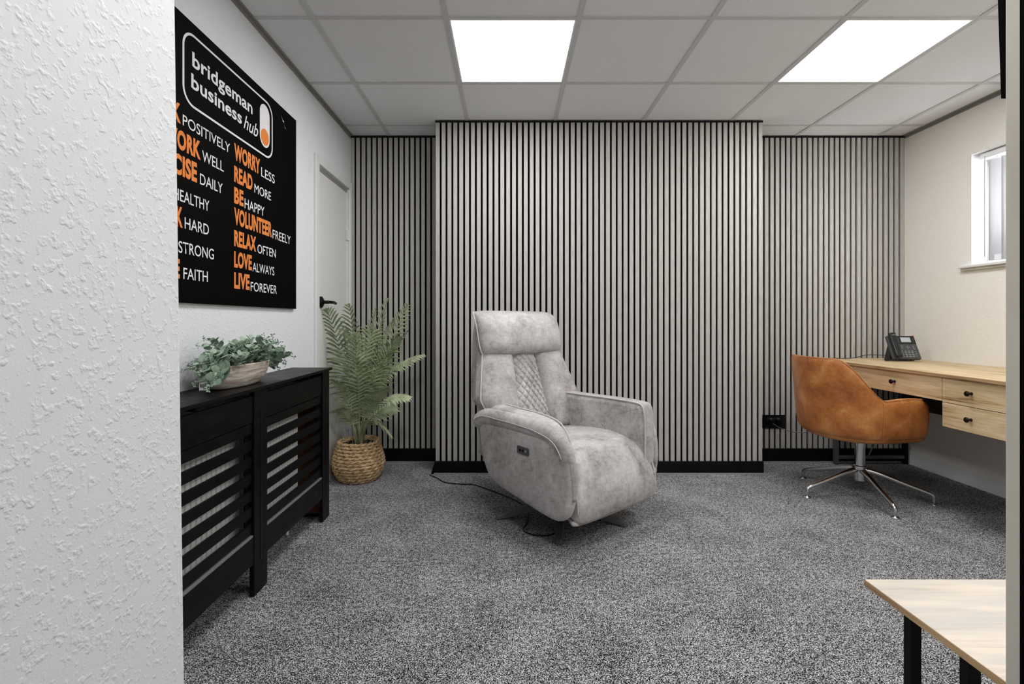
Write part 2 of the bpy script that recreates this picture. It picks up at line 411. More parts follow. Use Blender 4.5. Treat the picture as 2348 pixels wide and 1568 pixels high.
ycyl(hd, hc, 0, .012, .036); ycyl(hd, hc, .012, .018, .026); ycyl(hd, hc, .018, .058, .0105)
hd.tube(cr([hc+Vector((.052,0,0)), hc+Vector((.060,.03,0)), hc+Vector((.058,.075,0)), hc+Vector((.052,.12,-.004))], 5), .0095, 10)
hd.build('door_handle', M_black, dr, smooth=False)

# window in the right wall
wn = struct(empty('window_1', (XR, 0, 0)))
box('sill', (-.035, WY0-.03, WZ0-.012), (.1, WY1+.055, WZ0+.004), M_gloss, wn, bevel=.004)
box('sill_nosing', (-.022, WY0-.02, WZ0-.026), (.0, WY1+.045, WZ0-.012), M_jamb, wn)
rv = MB()   # painted smooth reveal
rv.box((.0, WY1-.004, WZ0), (.1, WY1, WZ1)); rv.box((.0, WY0, WZ1-.004), (.1, WY1-.004, WZ1)); rv.box((.0, WY0, WZ0+.004), (.1, WY0+.004, WZ1-.004))
rv.build('reveal_lining', M_gloss, wn)
F = MB(); fx0, fx1 = .10, .16; y0, y1, z0, z1 = WY0+.004, WY1-.004, WZ0+.004, WZ1-.004
for p, q in (((y0,z0),(y1,z0+.06)), ((y0,z1-.06),(y1,z1)), ((y0,z0+.06),(y0+.06,z1-.06)), ((y1-.06,z0+.06),(y1,z1-.06)), (((y0+y1)/2-.035,z0+.06),((y0+y1)/2+.035,z1-.06))):
    F.box((fx0,p[0],p[1]), (fx1,q[0],q[1]))
F.build('window_frame', M_upvc, wn, bevel=.003)
box('pane', (.128, y0+.06, z0+.06), (.132, (y0+y1)/2-.035, z1-.06), M_glass, wn); box('pane', (.128, (y0+y1)/2+.035, z0+.06), (.132, y1-.06, z1-.06), M_glass, wn)
bl = empty('vertical_blind', (XR+.055, 0, 0), 0, 'white vertical fabric blind hanging in the window over the desk', 'blind')
box('headrail', (-.02, WY0+.02, WZ1-.045), (.02, WY1-.02, WZ1-.008), M_upvc, bl, bevel=.003)
v0 = None
vm = MB().loft([[(math.sin(k/6*PI)*.006-.003+t, -.0445+.089*k/6, z) for k in range(7)]+[(math.sin(k/6*PI)*.006-.003+t+.0012, -.0445+.089*k/6, z) for k in range(6,-1,-1)] for z, t in ((0,0),(.62,0))])
nv = 13
for i in range(nv):
    y = WY1-.115-i*.078
    if v0 is None: v0 = vm.build('vane', M_vane, bl, smooth=True, loc=(0, y, WZ0+.025), rot=(0,0,math.radians(18))); o = v0
    else: o = same(v0, 'vane', bl, (0, y, WZ0+.025), (0,0,math.radians(18+random.uniform(-3,3))))
    MB().tube([(0, y, WZ0+.645), (0, y, WZ1-.04)], .006, 8).build('vane_clip', M_upvc, bl)
    box('vane_weight', (-.004, y-.04, WZ0+.028), (.004, y+.04, WZ0+.06), M_upvc, bl)
MB().tube([(-.02, WY1-.055, WZ1-.03), (-.02, WY1-.055, WZ0+.06), (-.012, WY1-.045, WZ0+.05), (-.012, WY1-.045, WZ1-.03)], .0016, 6).build('pull_cord', M_teetrim, bl)

# jamb and black door edge at the right of the view
dj = struct(empty('door_2', (0, 0, 0)))
box('jamb', (.4618, .30, 0), (.4968, .450, H), M_jamb, dj, bevel=.0015)
box('door_seal', (.4606, .37, .005), (.4617, .4358, H-.02), M_felt, dj)
MB().loft([[(x0, .452, z), (.4715, .452, z), (.4715, .458, z), (x0, .458, z)] for z, x0 in ((1.250, .4664), (1.341, .4634), (1.60, .4548))]).build('closer_bracket', M_felt, dj)

# ---------------------------------------------------------------- poster
PX = XL+.017
ps = empty('poster', (PX, 0, 0), 0, 'black poster with white and orange motivational words on the left wall', 'poster')
PY0, PY1, PZ0, PZ1 = 1.456, 2.612, 1.103, 2.119
box('board', (-.015, PY0, PZ0), (0, PY1, PZ1), M_poster, ps, bevel=.001)
def flat(name, v2, faces, m, t=.0006, lift=0.0):
    n = len(v2); V = [(lift+t, a, c) for a, c in v2]
    return mesh(name, V, faces, m, ps)
CAPH = [.7]
def text(s, ya, yb, za, zb, m, bold=0, shear=0, name='lettering'):
    cu = bpy.data.curves.new('t', 'FONT'); cu.body = s; cu.size = 1; cu.offset = bold; cu.shear = shear; cu.resolution_u = 4; cu.space_character = 1.0 + bold*1.2
    o = bpy.data.objects.new('t', cu); COL.objects.link(o); bpy.context.view_layer.update()
    me = bpy.data.meshes.new_from_object(o.evaluated_get(bpy.context.evaluated_depsgraph_get()))
    bpy.data.objects.remove(o)
    X = [v.co.x for v in me.vertices]; x0, x1 = min(X), max(X)
    if s.isupper(): CAPH[0] = sorted(v.co.y for v in me.vertices)[-1] if not set(s) & set('OCSG') else CAPH[0]
    else: CAPH[0] = max(v.co.y for v in me.vertices)
    zb_, zt = 0.0, CAPH[0]       # baseline and cap height of the built-in font
    for v in me.vertices:
        a = ya+(v.co.x-x0)/(x1-x0)*(yb-ya); c = za+(v.co.y-zb_)/(zt-zb_)*(zb-za); v.co = (.0008, a, c)
    me.materials.clear(); me.materials.append(m)
    o = link(bpy.data.objects.new(name, me)); o.parent = ps; o['print'] = s
    return o
def ZX(px): return -PX*FPX/(VPX-px)
right = [('WORRY', 596, 'LESS', 598.5, 629.5, 1.7796), ('READ', 578.6, 'MORE', 583, 621, 1.688), ('BE', 558, 'HAPPY', 560.5, 606, 1.599), ('VOLUNTEER', 623, 'FREELY', 624.7, 666, 1.510),
         ('RELAX', 587, 'OFTEN', 590, 632, 1.4195), ('LOVE', 577, 'ALWAYS', 578.6, 628.6, 1.331), ('LIVE', 572, 'FOREVER', 574.3, 634.4, 1.2426)]
for o1, xr, w, xa, xb, zt in right:
    text(o1, ZX(536.5), ZX(xr), zt-.064, zt, M_orange, .045)
    text(w, ZX(xa), ZX(xb), zt-.0705, zt-.028, M_white, .004)
left = [('THINK', 1.50, 1.690, 'POSITIVELY', ZX(418.5), ZX(527), 1.727), ('NETWORK', 1.50, ZX(459.7), 'WELL', ZX(463), ZX(512.5), 1.637), ('EXERCISE', 1.50, ZX(451.3), 'DAILY', ZX(458), ZX(510), 1.547),
        ('EAT', 1.52, 1.635, 'HEALTHY', 1.652, ZX(479.4), 1.457), ('WORK', 1.55, ZX(418.5), 'HARD', ZX(423), ZX(478.5), 1.366), ('STAY', 1.52, 1.655, 'STRONG', 1.678, ZX(490), 1.277), ('HAVE', 1.54, 1.685, 'FAITH', ZX(420), ZX(476), 1.187)]
for o1, a, b_, w, c, d, zb in left:
    text(o1, a, b_, zb+.003, zb+.067, M_orange, .045)
    text(w, c, d, zb, zb+.040, M_white, .004)
text('bridgeman', ZX(440.4), ZX(578.6), 1.962, 2.0145, M_white, .022)
text('business', ZX(438), ZX(554), 1.882, 1.934, M_white, .022)
text('hub', ZX(558.4), ZX(591.5), 1.874, 1.933, M_white, .006, .35)
def ringflat(name, outer, inner, m):
    n = len(outer); flat(name, outer+inner, [(i, (i+1)%n, n+(i+1)%n, n+i) for i in range(n)], m)
cy, cz, w, h = (ZX(418)+ZX(625))/2, (1.813+2.0755)/2, ZX(625)-ZX(418), 2.0755-1.813+.004
ringflat('logo_border', [(cy+a, cz+c) for a, c in rrect(w, h, .062, 8)], [(cy+a, cz+c) for a, c in rrect(w-.02, h-.017, .053, 8)], M_white)
cy2 = (ZX(595)+ZX(618.5))/2
pl = [(cy2+a, 1.9535+c) for a, c in rrect(.092, .2, .0458, 10)]
flat('logo_pill', pl, [tuple(range(len(pl)))], M_white)
ci = [(cy2+.0375*math.cos(2*PI*k/32), 1.901+.0385*math.sin(2*PI*k/32)) for k in range(32)]
flat('logo_dot', ci, [tuple(range(32))], M_orange, lift=.0006)
tr = [(2.44,2.075),(2.455,2.055),(2.465,2.058),(2.475,2.03),(2.492,2.024),(2.478,2.026),(2.468,2.048),(2.455,2.05)]
flat('scuff_mark', tr, [tuple(range(8))], M_white)

# ---------------------------------------------------------------- radiator and its cover
XF = -.954
rd = empty('radiator', (-1.062, 1.19, .215), 0, 'white ribbed panel radiator on the left wall behind the black slatted cover', 'radiator')
rm = MB(); n = 42; L = 1.2
prof = []
for k in range(n):
    y = .02+(L-.04)*k/n; d = (L-.04)/n
    prof += [(0.036, y), (0.036, y+d*.62), (.029, y+d*.72), (.029, y+d*.92)]
pr = [(.02, 0.0)] + prof + [(.02, L), (.008, L), (.008, 0.0)]
rm.loft([[(a, y, z) for a, y in pr] for z in (.0, .52)])
rm.build('front_panel', M_radi, rd)
box('rear_panel', (-.04, 0, 0), (-.025, L, .5), M_radi, rd); box('top_grille', (-.04, .0, .515), (.034, L, .525), M_radi, rd, bevel=.002)
box('bracket', (-.097, .25, .05), (-.04, .29, .5), M_radi, rd); box('bracket', (-.097, L-.3, .05), (-.04, L-.26, .5), M_radi, rd)
MB().tube([(-.01, L-.04, .02), (-.01, L-.04, -.213)], .0075).build('pipe', M_radi, rd)
cv = empty('radiator_cover', (XF, 1.155, 0), 0, 'black slatted radiator cover along the left wall with the plant bowl on top', 'radiator cover')
CY = 1.155; CL = 2.583-CY
box('top_board', (XL-XF+.002, -.01, .776), (.012, CL+.012, .789), M_mdf, cv, bevel=.0015)
for a, c, h0 in ((0, .091, 0), (1.8195-CY, 1.918-CY, 0), (2.492-CY, CL, 0)):
    o = box('post', (-.018, a, .002), (0, c, .776), M_mdf, cv, bevel=.001)
    m_ = (a+c)/2
    box('groove_bead', (-.001, m_-.0035, .12), (.0018, m_+.0035, .70), M_black, cv, bevel=.0012)
for a, c in ((.091, 1.8195-CY), (1.918-CY, 2.492-CY)):
    box('top_rail', (-.016, a, .657), (-.005, c, .757), M_mdf, cv, bevel=.001)
    box('bottom_rail', (-.018, a, .1246), (-.002, c, .226), M_mdf, cv, bevel=.001)
    box('rail_ledge', (-.024, a, .226), (-.004, c, .233), mat('worn_edge_with_highlight', (120,120,120), .35), cv)  # grey colour holds edge wear plus painted light along the rail top
    z = .653
    for k in range(7):
        box('slat', (-.017, a-.0, z-.0375), (-.008, c, z), M_mdf, cv, bevel=.0012); z -= .0626
    box('backing_strip', (-.024, a, .235), (-.018, a+.03, .757), M_mdf, cv); box('backing_strip', (-.024, c-.03, .235), (-.018, c, .757), M_mdf, cv)
box('end_panel', (XL-XF+.004, CL-.018, .002), (-.0185, CL-.003, .775), M_mdf, cv)
box('inner_lining', (XL-XF+.006, CL-.021, .02), (-.028, CL-.0182, .772), M_brown, cv)
tag(cv.children[-1], 'unpainted brown inner face')
box('end_panel', (XL-XF+.004, .003, .002), (-.0185, .018, .775), M_mdf, cv)
for y in (.35, 1.2): MB().loft([[(x, y+dy, z) for x, z in ((XL-XF+.01,.77),(-.02,.77),(-.02,.755))] for dy in (0, .012)]).build('top_brace', M_mdf, cv)

# ---------------------------------------------------------------- bowl with eucalyptus on the cover
bw = empty('plant_bowl', (-1.055, 1.885, .7895), 0, 'whitewashed oval wooden bowl of grey green artificial foliage on the black cover', 'plant')
def oval(sx, sy, z, n=32): return [(sx*math.cos(2*PI*k/n), sy*math.sin(2*PI*k/n), z) for k in range(n)]
MB().loft([oval(.045,.13,0), oval(.052,.155,.004), oval(.066,.185,.03), oval(.074,.205,.065), oval(.077,.212,.082), oval(.078,.214,.087), oval(.074,.209,.088), oval(.068,.198,.07), oval(.05,.15,.03), oval(.02,.05,.02)]).build('bowl', M_bowl, bw, smooth=True)
MB().loft([oval(.066,.19,.06), oval(.05,.15,.072), oval(.01,.03,.078)]).build('moss', M_soil, bw)
def sprig_mesh(seed):
    rnd = random.Random(seed); m = MB(); L_ = rnd.uniform(.13, .20)
    pts = [Vector((.35*L_*t*t*1.1, .01*math.sin(3*t), L_*(t-.32*t*t))) for t in [i/8 for i in range(9)]]
    m.tube(pts, [.0016-.0001*i for i in range(9)], 5)
    nl = 9
    for i in range(nl):
        t = .12+.88*i/(nl-1); p = Vector((.35*L_*t*t*1.1, .01*math.sin(3*t), L_*(t-.32*t*t)))
        for sd in (0, 1, 2)[:(3 if i % 2 else 2)]:
            az = i*1.3+sd*2.1+rnd.uniform(-.3,.3); r = (.0165 if t < .65 else .0165*(1.5-t)*1.0)*rnd.uniform(.75,1.1)
            if t > .85: r *= .5
            tilt = rnd.uniform(.3,.9); d = Vector((math.cos(az)*math.cos(tilt), math.sin(az)*math.cos(tilt), math.sin(tilt)))
            sdv = Vector((-math.sin(az), math.cos(az), 0)); nrm = d.cross(sdv)
            base = p+d*.003; c = p+d*(.003+r)
            rim = []
            for k in range(8):
                a = 2*PI*k/8+PI; rim.append(c+d*math.cos(a)*r*1.1+sdv*math.sin(a)*r*.92-nrm*r*.22)
            m.add([c]+rim, [(0, k+1, (k+1)%8+1) for k in range(8)])
    # tiny bud cluster at the tip
    for k in range(6):
        q = pts[-1]+Vector((rnd.uniform(-.008,.012), rnd.uniform(-.01,.01), rnd.uniform(-.006,.012))); s_ = .003
        m.add([q+Vector(v)*s_ for v in ((1,0,0),(-1,0,0),(0,1,0),(0,-1,0),(0,0,1),(0,0,-1))], [(0,2,4),(2,1,4),(1,3,4),(3,0,4),(2,0,5),(1,2,5),(3,1,5),(0,3,5)])
    return m
protos = [sprig_mesh(s).build('leafy_sprig', M_euc, bw, smooth=True) for s in range(6)]
for i in range(92):
    rnd = random.Random(100+i)
    fy = rnd.uniform(-1, 1); fx = rnd.uniform(-1, 1)
    o = protos[i] if i < 6 else same(protos[i % 6], 'leafy_sprig', bw)
    out = math.atan2(fy*.9+rnd.uniform(-.45,.45), fx*.35+.10+rnd.uniform(-.45,.45))
    lean = rnd.uniform(0, .35)+abs(fy)**2*.75
    if i % 5 == 0: lean += .6
    s_ = rnd.uniform(.75, 1.12)
    dx = math.cos(out)
    if dx < 0: s_ *= 1-.45*abs(dx)
    o.location = (fx*.045+.005, fy*.155, .065); o.scale = (s_,)*3
    o.rotation_euler = (Matrix.Rotation(out, 3, 'Z') @ Matrix.Rotation(lean, 3, 'Y') @ Matrix.Rotation(rnd.uniform(-.3,.3), 3, 'X')).to_euler()
tg = box('price_tag', (.0, -.232, .012), (.028, -.2305, .05), M_paper, bw, rot=None)
for k in range(4): box('tag_print', (.004+k*.005, -.2331, .022), (.007+k*.005, -.2325, .034), M_ink, tg)
MB().tube([(.014, -.231, .05), (.02, -.2, .07)], .0008, 5).build('tag_string', M_paper, bw)

# ---------------------------------------------------------------- palm in a woven basket
pc = Vector((-.985, 3.19, 0))
pp = empty('potted_palm', pc, 0, 'artificial palm in a round woven straw basket beside the white door', 'plant')
prof = [(.118,0.004),(.138,.03),(.158,.075),(.166,.11),(.160,.15),(.147,.19),(.136,.225),(.130,.25)]
def rad(z):
    for (r0,z0_),(r1,z1_) in zip(prof, prof[1:]):
        if z <= z1_: return r0+(r1-r0)*(z-z0_)/(z1_-z0_)
    return prof[-1][0]
NR = 13
for k in range(NR):
    z = .012+(.246-.012)*k/(NR-1); m = MB(); R_ = rad(z); N = 96; nb = 12
    for ph in (0, PI):
        pts = [(( R_-.006+.0058*math.cos(nb*2*PI*j/N+ph+k*PI*.5))*math.cos(2*PI*j/N), (R_-.006+.0058*math.cos(nb*2*PI*j/N+ph+k*PI*.5))*math.sin(2*PI*j/N), z+.005*math.sin(nb*2*PI*j/N+ph+k*PI*.5)) for j in range(N)]
        m.tube(pts, [.0084+.0016*math.sin(j*.9+k) for j in range(N)], 5, close=True, squash=.95)
    m.build('woven_row', M_straw, pp, smooth=True)
MB().lathe([(.1,.003)]+[(r-.016, z) for r, z in prof]+[(prof[-1][0]-.02,.25),(prof[-1][0]-.024,.225),(.02,.222)], 32).build('basket_liner', M_straw, pp, smooth=True)
sm = MB(); 
for k in range(260):
    rnd = random.Random(k); a = rnd.uniform(0, 2*PI); r = .112*math.sqrt(rnd.random()); q = Vector((r*math.cos(a), r*math.sin(a), .226+rnd.uniform(0,.008))); s_ = rnd.uniform(.004,.009)
    sm.add([q+Vector(v)*s_ for v in ((1,0,0),(-.5,.9,0),(-.5,-.9,0),(0,0,1))], [(0,1,3),(1,2,3),(2,0,3),(0,2,1)])
tag(sm.build('moss_soil', M_soil, pp), kind='stuff')
def frond(tip, mid, nleaf, ll, base=(0,0,.225), roll=0, seed=0):
    rnd = random.Random(seed); m = MB()
    b0 = Vector(base); path = cr([b0, b0.lerp(Vector(mid), .5)+Vector((0,0,.05)), Vector(mid), (Vector(mid)+Vector(tip))/2+Vector((0,0,.015)), Vector(tip)], 6)
    m.tube(path, [max(.0012, .0045*(1-i/len(path))) for i in range(len(path))], 5)
    nP = len(path)-1
    for i in range(nleaf):
        t = .26+.74*i/(nleaf-1); f = t*nP; k = min(int(f), nP-1); p = path[k].lerp(path[k+1], f-k)
        tg_ = (path[k+1]-path[k]).normalized()
        side0 = tg_.cross(Vector((0,0,1)));
        if side0.length < .2: side0 = Vector((1,0,0))
        side0.normalize(); side0 = Matrix.Rotation(roll, 3, tg_) @ side0
        nup = side0.cross(tg_).normalized()
        env = math.sin(PI*min(1, max(.1, .18+(t-.26)/.74*.80)))**.6
        for sg in (-1, 1):
            l = 1.08*ll*env*rnd.uniform(.88, 1.06); w_ = .0068*(.7+.5*env)
            a = 1.2-.72*(t-.26)/.74
            d = (side0*sg*math.sin(a)+tg_*math.cos(a)+nup*.22+Vector((rnd.uniform(-.06,.06),)*3)).normalized()
            wv = d.cross(nup).normalized()
            pts = []
            for q, ww in ((0,.5),(.3,1),(.65,.85),(1,.08)):
                c = p+d*l*q+Vector((0,0,-.34*l*q*q)); pts += [c-wv*w_*ww, c+nup*w_*.35*ww, c+wv*w_*ww]
            fs = []
            for r_ in range(3):
                a0 = r_*3; fs += [(a0,a0+1,a0+4,a0+3),(a0+1,a0+2,a0+5,a0+4)]
            m.add(pts, fs)
    return m
def rel(px, py, dy): return at(px, py, pc.y+dy)-pc
FR = [ # tip px,py,dy ; mid px,py,dy ; leaflets, length, roll
 (752,712,-.17, 790,845,-.10, 22,.175, .6), (800,700,-.04, 815,815,.0, 19,.13, -.3), (888,688,.10, 856,820,.06, 20,.15, .2), (932,700,.14, 884,820,.08, 20,.12, .9),
 (970,815,.05, 888,862,.02, 22,.105, .4), (912,775,-.10, 856,868,-.10, 22,.16, -.5), (762,872,-.18, 796,915,-.12, 18,.10, .3), (815,765,-.26, 822,885,-.14, 22,.15, .1),
 (938,912,-.08, 880,925,-.05, 20,.09, .5), (895,1000,-.12, 856,965,-.08, 18,.08, -.3), (772,940,-.16, 800,960,-.08, 17,.09, .5), (850,745,.18, 838,860,.12, 20,.13, 0),
 (925,830,.18, 874,890,.12, 20,.12, .1), (905,735,.02, 862,835,-.02, 24,.15, -.4), (862,712,-.06, 838,830,-.06, 24,.14, .5), (790,760,-.16, 808,880,-.10, 24,.16, -.2), (935,760,.20, 880,850,.14, 22,.12, -.3), (888,890,-.24, 850,930,-.12, 20,.11, -.2), (905,930,.12, 866,945,.05, 18,.10, .7)]
for i, (a,b_,c,d,e,f,nl,ll,ro) in enumerate(FR):
    frond(rel(a,b_,c), rel(d,e,f), nl, ll, (random.uniform(-.02,.02), random.uniform(-.02,.02), .222), ro, i).build('frond', M_palm, pp)
for k, (dx, dy, h_) in enumerate(((-.012,.0,.12), (.01,.01,.16), (.002,-.014,.1), (-.004,.012,.2), (.02,-.008,.09))):
    MB().tube([(dx,dy,.215), (dx*1.8,dy*1.8,.215+h_*.5), (dx*2.2,dy*2.2,.215+h_)], [.008,.0065,.004], 7).build('stem', M_stem, pp)

# ---------------------------------------------------------------- recliner
RC = (.284, 2.600, 0); RA = math.radians(40)
rc = empty('recliner_chair', RC, RA, 'light grey crushed velvet recliner armchair in front of the slatted chimney breast', 'armchair')
def P(u, f, z): return (u, -f, z)
# five-star base
for k in range(5):
    az = math.radians(262+72*k)-RA; c, s = math.cos(az), math.sin(az)
    def q(r, w, z): return (r*c-w*s, r*s+w*c, z)
    MB().loft([[q(r,-w,z0_), q(r,w,z0_), q(r,w*.8,z1_), q(r,-w*.8,z1_)] for r, w, z0_, z1_ in ((.02,.03,.055,.095), (.12,.028,.045,.08), (.25,.023,.016,.046), (.345,.018,.001,.02), (.358,.012,.001,.010))]).build('base_leg', M_steelgry, rc, bevel=.003)
MB().lathe([(.03,.05),(.045,.055),(.045,.1),(.03,.11),(.03,.17),(.11,.172),(.11,.185),(.02,.186)], 24).build('swivel_hub', M_steelblk, rc, smooth=False)
box('mechanism', P(-.2, -.18, .186), P(.2, .22, .27), M_felt, rc)
for sg in (-1, 1):
    side = cr([(-.245,.50),(-.225,.38),(-.18,.27),(-.10,.215),(.06,.19),(.20,.165),(.30,.162),(.355,.20),(.380,.29),(.382,.38),(.368,.46),(.325,.52),(.19,.55),(.0,.56),(-.15,.565),(-.23,.56)], 4, True)
    padp = [(-.250,.515),(-.243,.55),(-.18,.572),(-.06,.572),(.08,.568),(.20,.558),(.295,.530),(.350,.465),(.375,.37),(.382,.28)]
    if sg < 0: inner = cr([(-.30,.40),(-.26,.30),(.25,.24),(.305,.30),(.308,.40),(.28,.49),(.22,.560),(.10,.584),(-.05,.590),(-.20,.596),(-.31,.590),(-.325,.52)], 4, True)
    else: inner = cr([(-.30,.40),(-.26,.30),(.33,.24),(.362,.30),(.366,.42),(.364,.53),(.350,.598),(.30,.616),(.12,.618),(-.05,.615),(-.20,.614),(-.31,.61),(-.325,.52)], 4, True)
    ex = .030 if sg < 0 else -.02
    side = [Vector((p.x+ex*max(0, min(1, (p.x-.05)/.25)), p.y, 0)) for p in side]; padp = [(a+ex*max(0, min(1, (a-.05)/.25)), b_+(.02 if sg > 0 else 0)) for a, b_ in padp]
    slab(side, .062, .026, lambda a, b_, t: P(sg*(.345)+t, a, b_), .012 if sg < 0 else .0, .012 if sg > 0 else 0).build('side_panel', M_fab, rc, smooth=True)
    slab(inner, .105, .03, lambda a, b_, t: P(sg*(.282)+t, a, b_), 0, 0).build('armrest', M_fab, rc, smooth=True)
    pa = cr(padp, 4); m = MB()
    rr_ = []
    for i in range(len(pa)):
        t = i/(len(pa)-1); rr_.append((.046*(1-.0*t) if t < .5 else .046-.038*((t-.5)/.5)**1.3)*(min(1, .55+i*.15)))
    m.tube([P(sg*((.352 if sg < 0 else .338)-.004*(i/len(pa))), p[0], p[1]-.040+ (0.03*(i/len(pa)))) for i, p in enumerate(pa)], rr_, 14, squash=.85)
    m.build('arm_roll', M_fab, rc, smooth=True)
    # piping along the inner arm edge and along the roll
    out_i = [(a, b_) for a, b_ in inner]
    k0 = min(range(len(out_i)), key=lambda i: (out_i[i][0]+.325)**2+(out_i[i][1]-.55)**2)
    k1 = min(range(len(out_i)), key=lambda i: (out_i[i][0]-(.305 if sg < 0 else .362))**2+(out_i[i][1]-.30)**2)
    idx = list(range(k1, k0+1)) if k1 < k0 else list(range(k1, len(out_i)))+list(range(0, k0+1))
    MB().tube([P(sg*(.282-.047), out_i[i][0]+.001, out_i[i][1]-.002) for i in idx], .0042, 6).build('piping', M_pipe, rc, smooth=True)
    MB().tube([P(sg*(.392 if sg < 0 else .379), p[0]*.99, p[1]-.024+.012*i/len(pa)) for i, p in enumerate(pa[3:-8])], .0022, 5).build('seam', M_pipe, rc, smooth=True)
# seat and footrest : waterfall cushion swept along the side profile
def sweep(path, width, thick, r, mname, seg=4, name='seat_cushion', crown=0.02):
    pts = cr([(a, b_, 0) for a, b_ in path], seg); rings = []; n = len(pts)
    for i, p in enumerate(pts):
        t = (pts[min(i+1,n-1)]-pts[max(i-1,0)]).normalized(); nrm = Vector((-t.y, t.x, 0))
        e = min(i, n-1-i); sc = (.55, .8, .94, 1)[min(e, 3)]
        w = width(i/(n-1)) if callable(width) else width; th = thick*sc
        ring = []
        for a, b_ in rrect(w*(.93+.07*sc), th, min(r, th*.49), 5):
            dome = crown*(1-(2*a/w)**2) if b_ > 0 else 0
            c = p+nrm*(b_+dome-th/2); ring.append(P(a, c.x, c.y))
        rings.append(ring)
    return MB().loft(rings).build(name, mname, rc, smooth=True)
sweep([(-.20,.415),(-.05,.435),(.10,.448),(.22,.442),(.312,.410),(.368,.33),(.393,.25),(.400,.19),(.390,.145)], lambda t: .47+.13*min(1, max(0, (t-.45)*3)), .11, .035, M_fab, crown=.014)
slab(cr([(-.285,.0),(-.285,.06),(0,.07),(.285,.06),(.285,0),(.27,-.05),(0,-.06),(-.27,-.05)], 4, True), .022, .010, lambda a, b_, t: P(a, .315+b_, .150+t-b_*.15), 0, 0).build('footrest_flap', M_fab, rc, smooth=True)
for sg in (-1, 1):
    pth = cr([(.30,.40,0),(.352,.33,0),(.378,.25,0),(.384,.19,0)], 5)
    MB().tube([P(sg*.297, p.x+.004, p.y-.002) for p in pth], .0035, 6).build('piping', M_pipe, rc, smooth=True)
# backrest
def bf(z): return -.145-.30*max(0, z-.40)+.05*max(0, z-.85)      # front face of the back against height
def hw(z):   # half width of the cushion
    pts = [(.40,.26),(.50,.285),(.56,.34),(.62,.368),(.70,.345),(.86,.296),(1.0,.285),(1.07,.27)]
    for (a,b_),(c,d) in zip(pts, pts[1:]):
        if z <= c: return b_+(d-b_)*max(0, (z-a))/(c-a)
    return pts[-1][1]
def loft_z(zs, fn, name, m_, par=None, **k):
    return MB().loft([fn(z) for z in zs]).build(name, m_, par or rc, smooth=True, **k)
N_ = 24
def shell(z):
    w = hw(z)*.93-.005; yb = bf(z)-.175+.06*max(0,(z-.9))/.2; yf = bf(z)-.06
    return [P(a, (yf+yb)/2+c, z) for a, c in rrect(2*w, yf-yb, .035, 4)]
zz = [.30,.33,.40,.5,.6,.7,.8,.9,.98,1.03,1.05]
MB().loft([shell(z) for z in zz]).build('back_shell', M_fab, rc, smooth=True, bevel=.02)
def panel(uL, uR, z0_, z1_, thick, quilt, name):
    nz, nu = (110, 70) if quilt else (18, 8); V = []; Fc = []
    for i in range(nz+1):
        z = z0_+(z1_-z0_)*i/nz; a, c = uL(z), uR(z)
        for j in range(nu+1):
            s_ = j/nu; u = a+(c-a)*s_
            e = min(s_, 1-s_)*(c-a); ez = min(i, nz-i)/nz*(z1_-z0_)
            rise = thick*(1-math.exp(-e/.022))*(1-.6*math.exp(-ez/.012))
            wing = .10*max(0, abs(u)-.24)       # wings come forward
            if quilt:
                k1_ = abs(((u*1.35+z)/.052) % 1-.5)*2; k2_ = abs(((u*1.35-z)/.052) % 1-.5)*2
                rise += .010*(min(1, (1-k1_)*2.6)*min(1, (1-k2_)*2.6))-.010
            V.append(P(u, bf(z)-.03+rise+wing, z))
    for i in range(nz):
        for j in range(nu):
            a = i*(nu+1)+j; Fc.append((a, a+1, a+nu+2, a+nu+1))
    # skirt back to the shell
    rim = [j for j in range(nu+1)]+[i*(nu+1)+nu for i in range(1, nz+1)]+[nz*(nu+1)+j for j in range(nu-1,-1,-1)]+[i*(nu+1) for i in range(nz-1,0,-1)]
    n0 = len(V)
    for k in rim: V.append((V[k][0]*.985, V[k][1]+.055, V[k][2]))
    for k in range(len(rim)): Fc.append((rim[(k+1)%len(rim)], rim[k], n0+k, n0+(k+1)%len(rim)))
    return mesh(name, V, Fc, M_fab, rc, smooth=True)
cL = lambda z: -(.085+.10*max(0, (.86-z))/.46*.35); cR = lambda z: .085+.10*max(0, (.86-z))/.46*.35
def outw(z):
    w = hw(z)
    return w
panel(cL, cR, .42, .87, .036, True, 'quilted_panel')
panel(lambda z: -outw(z), lambda z: cL(z)-.001, .42, .87, .058, False, 'back_bolster')
panel(lambda z: cR(z)+.001, lambda z: outw(z), .42, .87, .058, False, 'back_bolster')
for sg in (-1, 1):
    MB().tube([P(sg*(outw(z)+.002), bf(z)-.028+.10*max(0, outw(z)-.24), z) for z in [.46+.02*i for i in range(21)]], .0042, 6).build('piping', M_pipe, rc, smooth=True)
